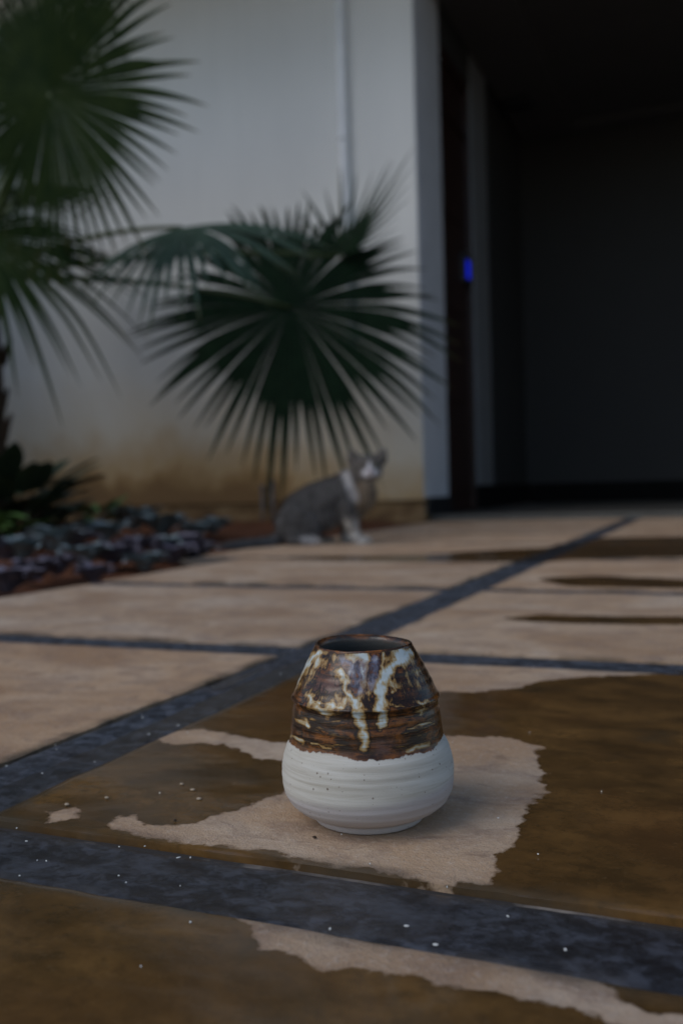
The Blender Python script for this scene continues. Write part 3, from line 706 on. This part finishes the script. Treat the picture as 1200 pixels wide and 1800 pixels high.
for k in range(26):                                                # old leaf bases round the trunk
    a = k * 2.4; zb = .12 + k * .040; r0_ = .082
    p0 = Vector((math.cos(a) * r0_, math.sin(a) * r0_, zb)); p1 = p0 + Vector((math.cos(a) * .045, math.sin(a) * .045, .11))
    v, f = tube_mesh([p0, p0.lerp(p1, .5) + Vector((0, 0, .01)), p1], [.022, .016, .006], 6); pydata('leaf_base', v, f, M_TRUNK, tr, True)
R_, F_, Z_ = Vector(_r0), Vector(_f0), Vector((0, 0, 1))
def dirv(r, up, fwd): return R_ * r + Z_ * up + F_ * fwd
D = math.radians
fan('fan_leaf', on_y(512, 540, 4.35), dirv(.35, -.9, -.2), dirv(.1, .25, -1), .86, D(196), 72, .13, .60, CR, M_PALM, palm, 1, .06, .06)
fan('fan_leaf', on_y(90, 165, 2.6), dirv(.75, -.35, -.3), dirv(-.1, -.25, -1), .58, D(196), 76, .10, .58, CR, M_PALMY, palm, 2, .06, .05)
fan('fan_leaf', on_y(320, 400, 3.25), dirv(1, .06, -.2), dirv(.0, .93, -.36), .60, D(150), 50, .20, .55, CR, M_PALMG, palm, 3, -.10, .12)
fan('fan_leaf', on_y(-30, 415, 2.75), dirv(.75, -.5, -.3), dirv(.25, .6, -.75), .62, D(150), 54, .26, .48, CR, M_PALMY, palm, 4, -.06, .12)
fan('fan_leaf', on_y(600, 450, 4.5), dirv(.35, .85, .25), dirv(-.6, .35, -.6), .62, D(95), 17, .02, .28, CR, M_PALM, palm, 5, .20, -.04)
fan('fan_leaf', on_y(-190, 60, 2.9), dirv(-.1, .9, -.1), dirv(.2, -.2, -1), .55, D(150), 44, .06, .48, CR, M_PALMY, palm, 6, .10, .05)
fan('fan_leaf', on_y(-330, 420, 3.2), dirv(-.9, .25, -.3), dirv(.0, .6, -.8), .55, D(140), 40, .15, .48, CR, M_PALM, palm, 7, .05, .08)
for k, (lx, ly, lz, ux, uy, uz, R0) in enumerate(((-3.1, 3.5, 2.2, -.1, .5, .8, .7), (-2.4, 3.2, 2.45, .6, .2, .7, .62), (-2.75, 2.3, 2.1, .1, -.7, .6, .6), (-3.7, 3.0, 1.8, -.9, .0, .4, .6), (-3.4, 3.9, 1.5, -.5, .8, .2, .6), (-3.7, 4.3, 1.95, -.2, .9, .15, .6))):  # more crown leaves out of view, added to shade the wall
    fan('fan_leaf', (lx, ly, lz), (ux, uy, uz), (-ux * .5, -uy * .5, 1), R0, D(165), 44, .14, .48, CR, M_PALM, palm, 20 + k, .08, .06)
tag(palm, 'large fan palm with pleated round leaves in front of white wall', 'palm')

# ------------------------------------------------------------------ low plants in the bed
def leaf_strip(V, Fc, base, dr, L, Wd, lift, cup, seg=6):
    base = Vector(base); dr = Vector(dr).normalized(); side = dr.cross(Vector((0, 0, 1))).normalized(); b0 = len(V)
    for i in range(seg + 1):
        t = i / seg; w = Wd * math.sin(math.pi * min(1, .08 + .92 * t) ** .8) ** .8 if i < seg else .0005
        p = base + dr * (L * t) + Vector((0, 0, lift * L * (t - .75 * t * t)))
        V += [p - side * w + Vector((0, 0, cup * w)), p, p + side * w + Vector((0, 0, cup * w))]
        if i:
            b = len(V) - 6; Fc += [(b, b + 1, b + 4, b + 3), (b + 1, b + 2, b + 5, b + 4)]
def rosette_mesh(name, seed, n, L, Wd, mat):
    rg = random.Random(seed); V = []; Fc = []
    for k in range(n):
        ring = k / n; a = k * 2.39996 + rg.uniform(-.2, .2); el = .25 + 1.1 * ring
        l = L * (1.1 - .5 * ring) * rg.uniform(.8, 1.15)
        d_ = Vector((math.cos(a), math.sin(a), math.sin(el) * .55))
        leaf_strip(V, Fc, (math.cos(a) * .008, math.sin(a) * .008, .012 + .02 * ring), d_, l, Wd * rg.uniform(.8, 1.2) * l / L, .75, .35)
    me = bpy.data.meshes.new(name); me.from_pydata([tuple(p) for p in V], [], Fc); me.materials.append(mat)
    me.polygons.foreach_set('use_smooth', [True] * len(me.polygons)); return me
def plant_mat(name, a, b, rough=.5):
    m = Mat(name, rough, .4); m.color(m.ramp(m.noise(24, 4, .6), [(.3, a), (.7, b)])); m.bump(m.noise(120, 3), .3, .003); return m.m
M_PUR = plant_mat('purple_leaf', (.075, .068, .09), (.17, .155, .20)); M_GRY = plant_mat('blue_grey_leaf', (.12, .155, .17), (.25, .31, .33)); M_GRN = plant_mat('green_leaf', (.035, .08, .02), (.08, .16, .035)); M_DKG = plant_mat('dark_leaf', (.012, .022, .012), (.03, .05, .026), .4)
RM = {('p', k): rosette_mesh('foliage', 20 + k, 22, .085, .026, M_PUR) for k in range(3)}
RM.update({('g', k): rosette_mesh('foliage', 40 + k, 24, .085, .027, M_GRY) for k in range(3)})
def bed_z(x, y):
    e = -1.352 if y < 2.46 else -1.548; d = e - x
    return float(-.022 + .05 * sstep(.02, .5, d) * .7)
spots = []
for (pxx, pyy, kd, sc) in ((12, 1022, 'p', 1.0), (60, 1008, 'p', .9), (40, 985, 'g', 1.0), (100, 1000, 'p', .8), (95, 970, 'g', 1.2), (150, 985, 'g', 1.0), (130, 962, 'p', 1.0), (200, 980, 'p', 1.1), (185, 950, 'g', 1.2), (240, 968, 'p', 1.1),
                           (235, 925, 'g', 1.5), (280, 962, 'g', 1.0), (285, 935, 'g', 1.3), (320, 955, 'p', 1.1), (340, 968, 'p', .8), (345, 940, 'g', 1.0), (385, 962, 'p', .9), (375, 935, 'g', 1.0), (420, 962, 'g', .8), (255, 985, 'g', .8), (10, 985, 'p', 1.1), (165, 1005, 'p', .7), (440, 965, 'p', .7), (305, 975, 'p', .8)):
    p = ground(pxx, pyy + 14 * sc, .0); spots.append((p, kd, sc))
rg = random.Random(5)
ORD = 'leftmost second third fourth fifth sixth seventh eighth ninth tenth eleventh twelfth rightmost'.split()
KIND = {'p': 'purple', 'g': 'blue-grey'}
order = {'p': [], 'g': []}
for i, (p, kd, sc) in enumerate(spots): order[kd].append((proj(p)[0], i))
rank = {i: (k, len(v)) for v in order.values() for k, (_, i) in enumerate(sorted(v))}
for i, (p, kd, sc) in enumerate(spots):
    x = min(p[0], (-1.352 if p[1] < 2.46 else -1.548) - .05); y = p[1]
    o = empty('rosette_plant', (x, y, bed_z(x, y) - .004), rg.uniform(0, 6.28))
    s = 1.0 * sc * (1.0 + .12 * max(0, y - 2))
    fo = link_mesh('foliage', RM[(kd, rg.randrange(3))], None, o); fo.scale = (s, s, s * rg.uniform(.9, 1.2))
    k, n = rank[i]; w = 'rightmost' if k == n - 1 else (ORD[k] if k else 'leftmost')
    lab = f'low {KIND[kd]} leaved rosette in the soil bed, ' + (f'{w} of the {KIND[kd]} ones' if w.endswith('most') else f'{w} {KIND[kd]} one from the left')
    tag(o, lab, 'plant', f'{KIND[kd]} rosettes in the bed')
# leafy shrubs under the palm
def shrub(loc, n, L, Wd, h, mat, seed, label, spread=.12):
    rg = random.Random(seed); o = empty('shrub', loc)
    V = []; Fc = []; SV = []; SF = []
    for k in range(n):
        a = rg.uniform(0, 6.28); z0 = h * rg.uniform(.15, 1); r = spread * rg.uniform(.2, 1)
        b = Vector((math.cos(a) * r, math.sin(a) * r, z0))
        leaf_strip(V, Fc, b, (math.cos(a), math.sin(a), rg.uniform(-.2, .7)), L * rg.uniform(.7, 1.2), Wd * rg.uniform(.8, 1.2), .1, .3)
        if k % 3 == 0:
            v, f = tube_mesh([(b.x * .15, b.y * .15, -.03), b * .6, b], [.005, .004, .003], 5); q0 = len(SV); SV += v; SF += [tuple(i + q0 for i in ff) for ff in f]
    pydata('foliage', V, Fc, mat, o, True); pydata('stem', SV, SF, M_TRUNK, o, True)
    tag(o, label, 'shrub'); return o
shrub((-2.45, 2.72, .02), 130, .17, .042, .26, M_DKG, 3, 'dark broad leaved shrub at the foot of the palm', .22)
shrub((-2.20, 2.34, .02), 34, .10, .022, .13, M_GRN, 4, 'bright green low shrub at the left edge of the bed', .12)
shrub((-2.62, 3.45, .02), 26, .10, .022, .12, M_GRN, 5, 'small bright green plant behind the dark shrub', .12)

# ------------------------------------------------------------------ small litter on the paving
M_FLECK = simple('white_fleck', (.75, .75, .72), .6); M_PEB = simple('pebble_stone', (.36, .29, .21), .7)
bm = bmesh.new()
big_f = [(314, 1511, 2.2), (335, 1511, 1.8), (580, 1637, 1.6), (714, 1632, 2.0), (765, 1665, 2.1), (210, 1492, .9), (255, 1491, 1.0), (47, 1482, 1.5), (30, 1459, 1.2), (66, 1516, .9), (82, 1517, 1.0), (281, 1397, 1.4), (209, 1543, .9), (222, 1555, .8), (35, 1543, .9), (317, 1561, .8), (795, 1307, 1.3), (875, 1441, 1.0), (696, 1406, .01),
         (330, 1290, .7), (930, 1290, 1.2), (945, 1505, 1.0), (12, 1349, 1.6), (75, 1362, 1.1), (100, 1320, 1.2), (98, 1312, .8), (262, 1293, 1.8), (313, 1277, 1.6), (167, 1342, 1.0), (335, 1625, 1.4), (892, 1615, 1.2), (993, 1674, 1.5), (650, 1522, 1.2), (600, 1470, .9)]
for x, y, s in big_f:
    p = ground(x, y); 
    M4 = Matrix.Translation((p[0], p[1], .0012)) @ Matrix.Rotation(rnd.uniform(0, 3), 4, 'Z') @ Matrix.Diagonal((s * .00068, s * .0005 * rnd.uniform(.5, 1), .0004, 1))
    bmesh.ops.create_icosphere(bm, subdivisions=1, radius=1, matrix=M4)
for k in range(10):
    x = rnd.uniform(-.9, .1); y = rnd.uniform(.3, 1.4); s = rnd.uniform(.2, .55)
    bmesh.ops.create_icosphere(bm, subdivisions=1, radius=1, matrix=Matrix.Translation((x, y, .0008)) @ Matrix.Diagonal((s * .0011, s * .0009, .0007, 1)))
me = bpy.data.meshes.new('white_flecks'); bm.to_mesh(me); bm.free()
tag(link_mesh('white_flecks', me, M_FLECK), 'tiny white flecks scattered over the paving and slate strips', 'litter', kind='stuff')
peb = [(320, 1381, 2.2, 'tiny pale pebble on the wet slab, nearest the vase on its left'), (339, 1391, 2.6, 'flattish tan pebble on the wet slab left of the vase'), (350, 1407, 2.6, 'elongated brown pebble on the wet slab just above the dry patch'), (188, 1405, 2.2, 'small tan pebble on the wet slab near the slate strip'), (118, 1417, 2.6, 'pale flat chip on the wet slab corner at the left edge'), (553, 1475, 2.0, 'tiny dark crumb in front of the foot of the vase'), (308, 1445, 1.8, 'tiny rust crumb on the border of the dry patch left of the vase')]
for i, (x, y, s, lab) in enumerate(peb):
    p = ground(x, y); bm = bmesh.new(); bmesh.ops.create_icosphere(bm, subdivisions=2, radius=1)
    for vv in bm.verts: vv.co = Vector((vv.co.x * s * .0007, vv.co.y * s * .0005, vv.co.z * s * .0003)) * (1 + .18 * math.sin(vv.co.x * 5 + i) * math.cos(vv.co.y * 4))
    me = bpy.data.meshes.new('pebble'); bm.to_mesh(me); bm.free()
    o = link_mesh('pebble', me, M_PEB if i < 5 else M_TRUNK, None, True); o.location = (p[0], p[1], .0012)
    tag(o, lab, 'pebble', 'pebbles on the wet slab')
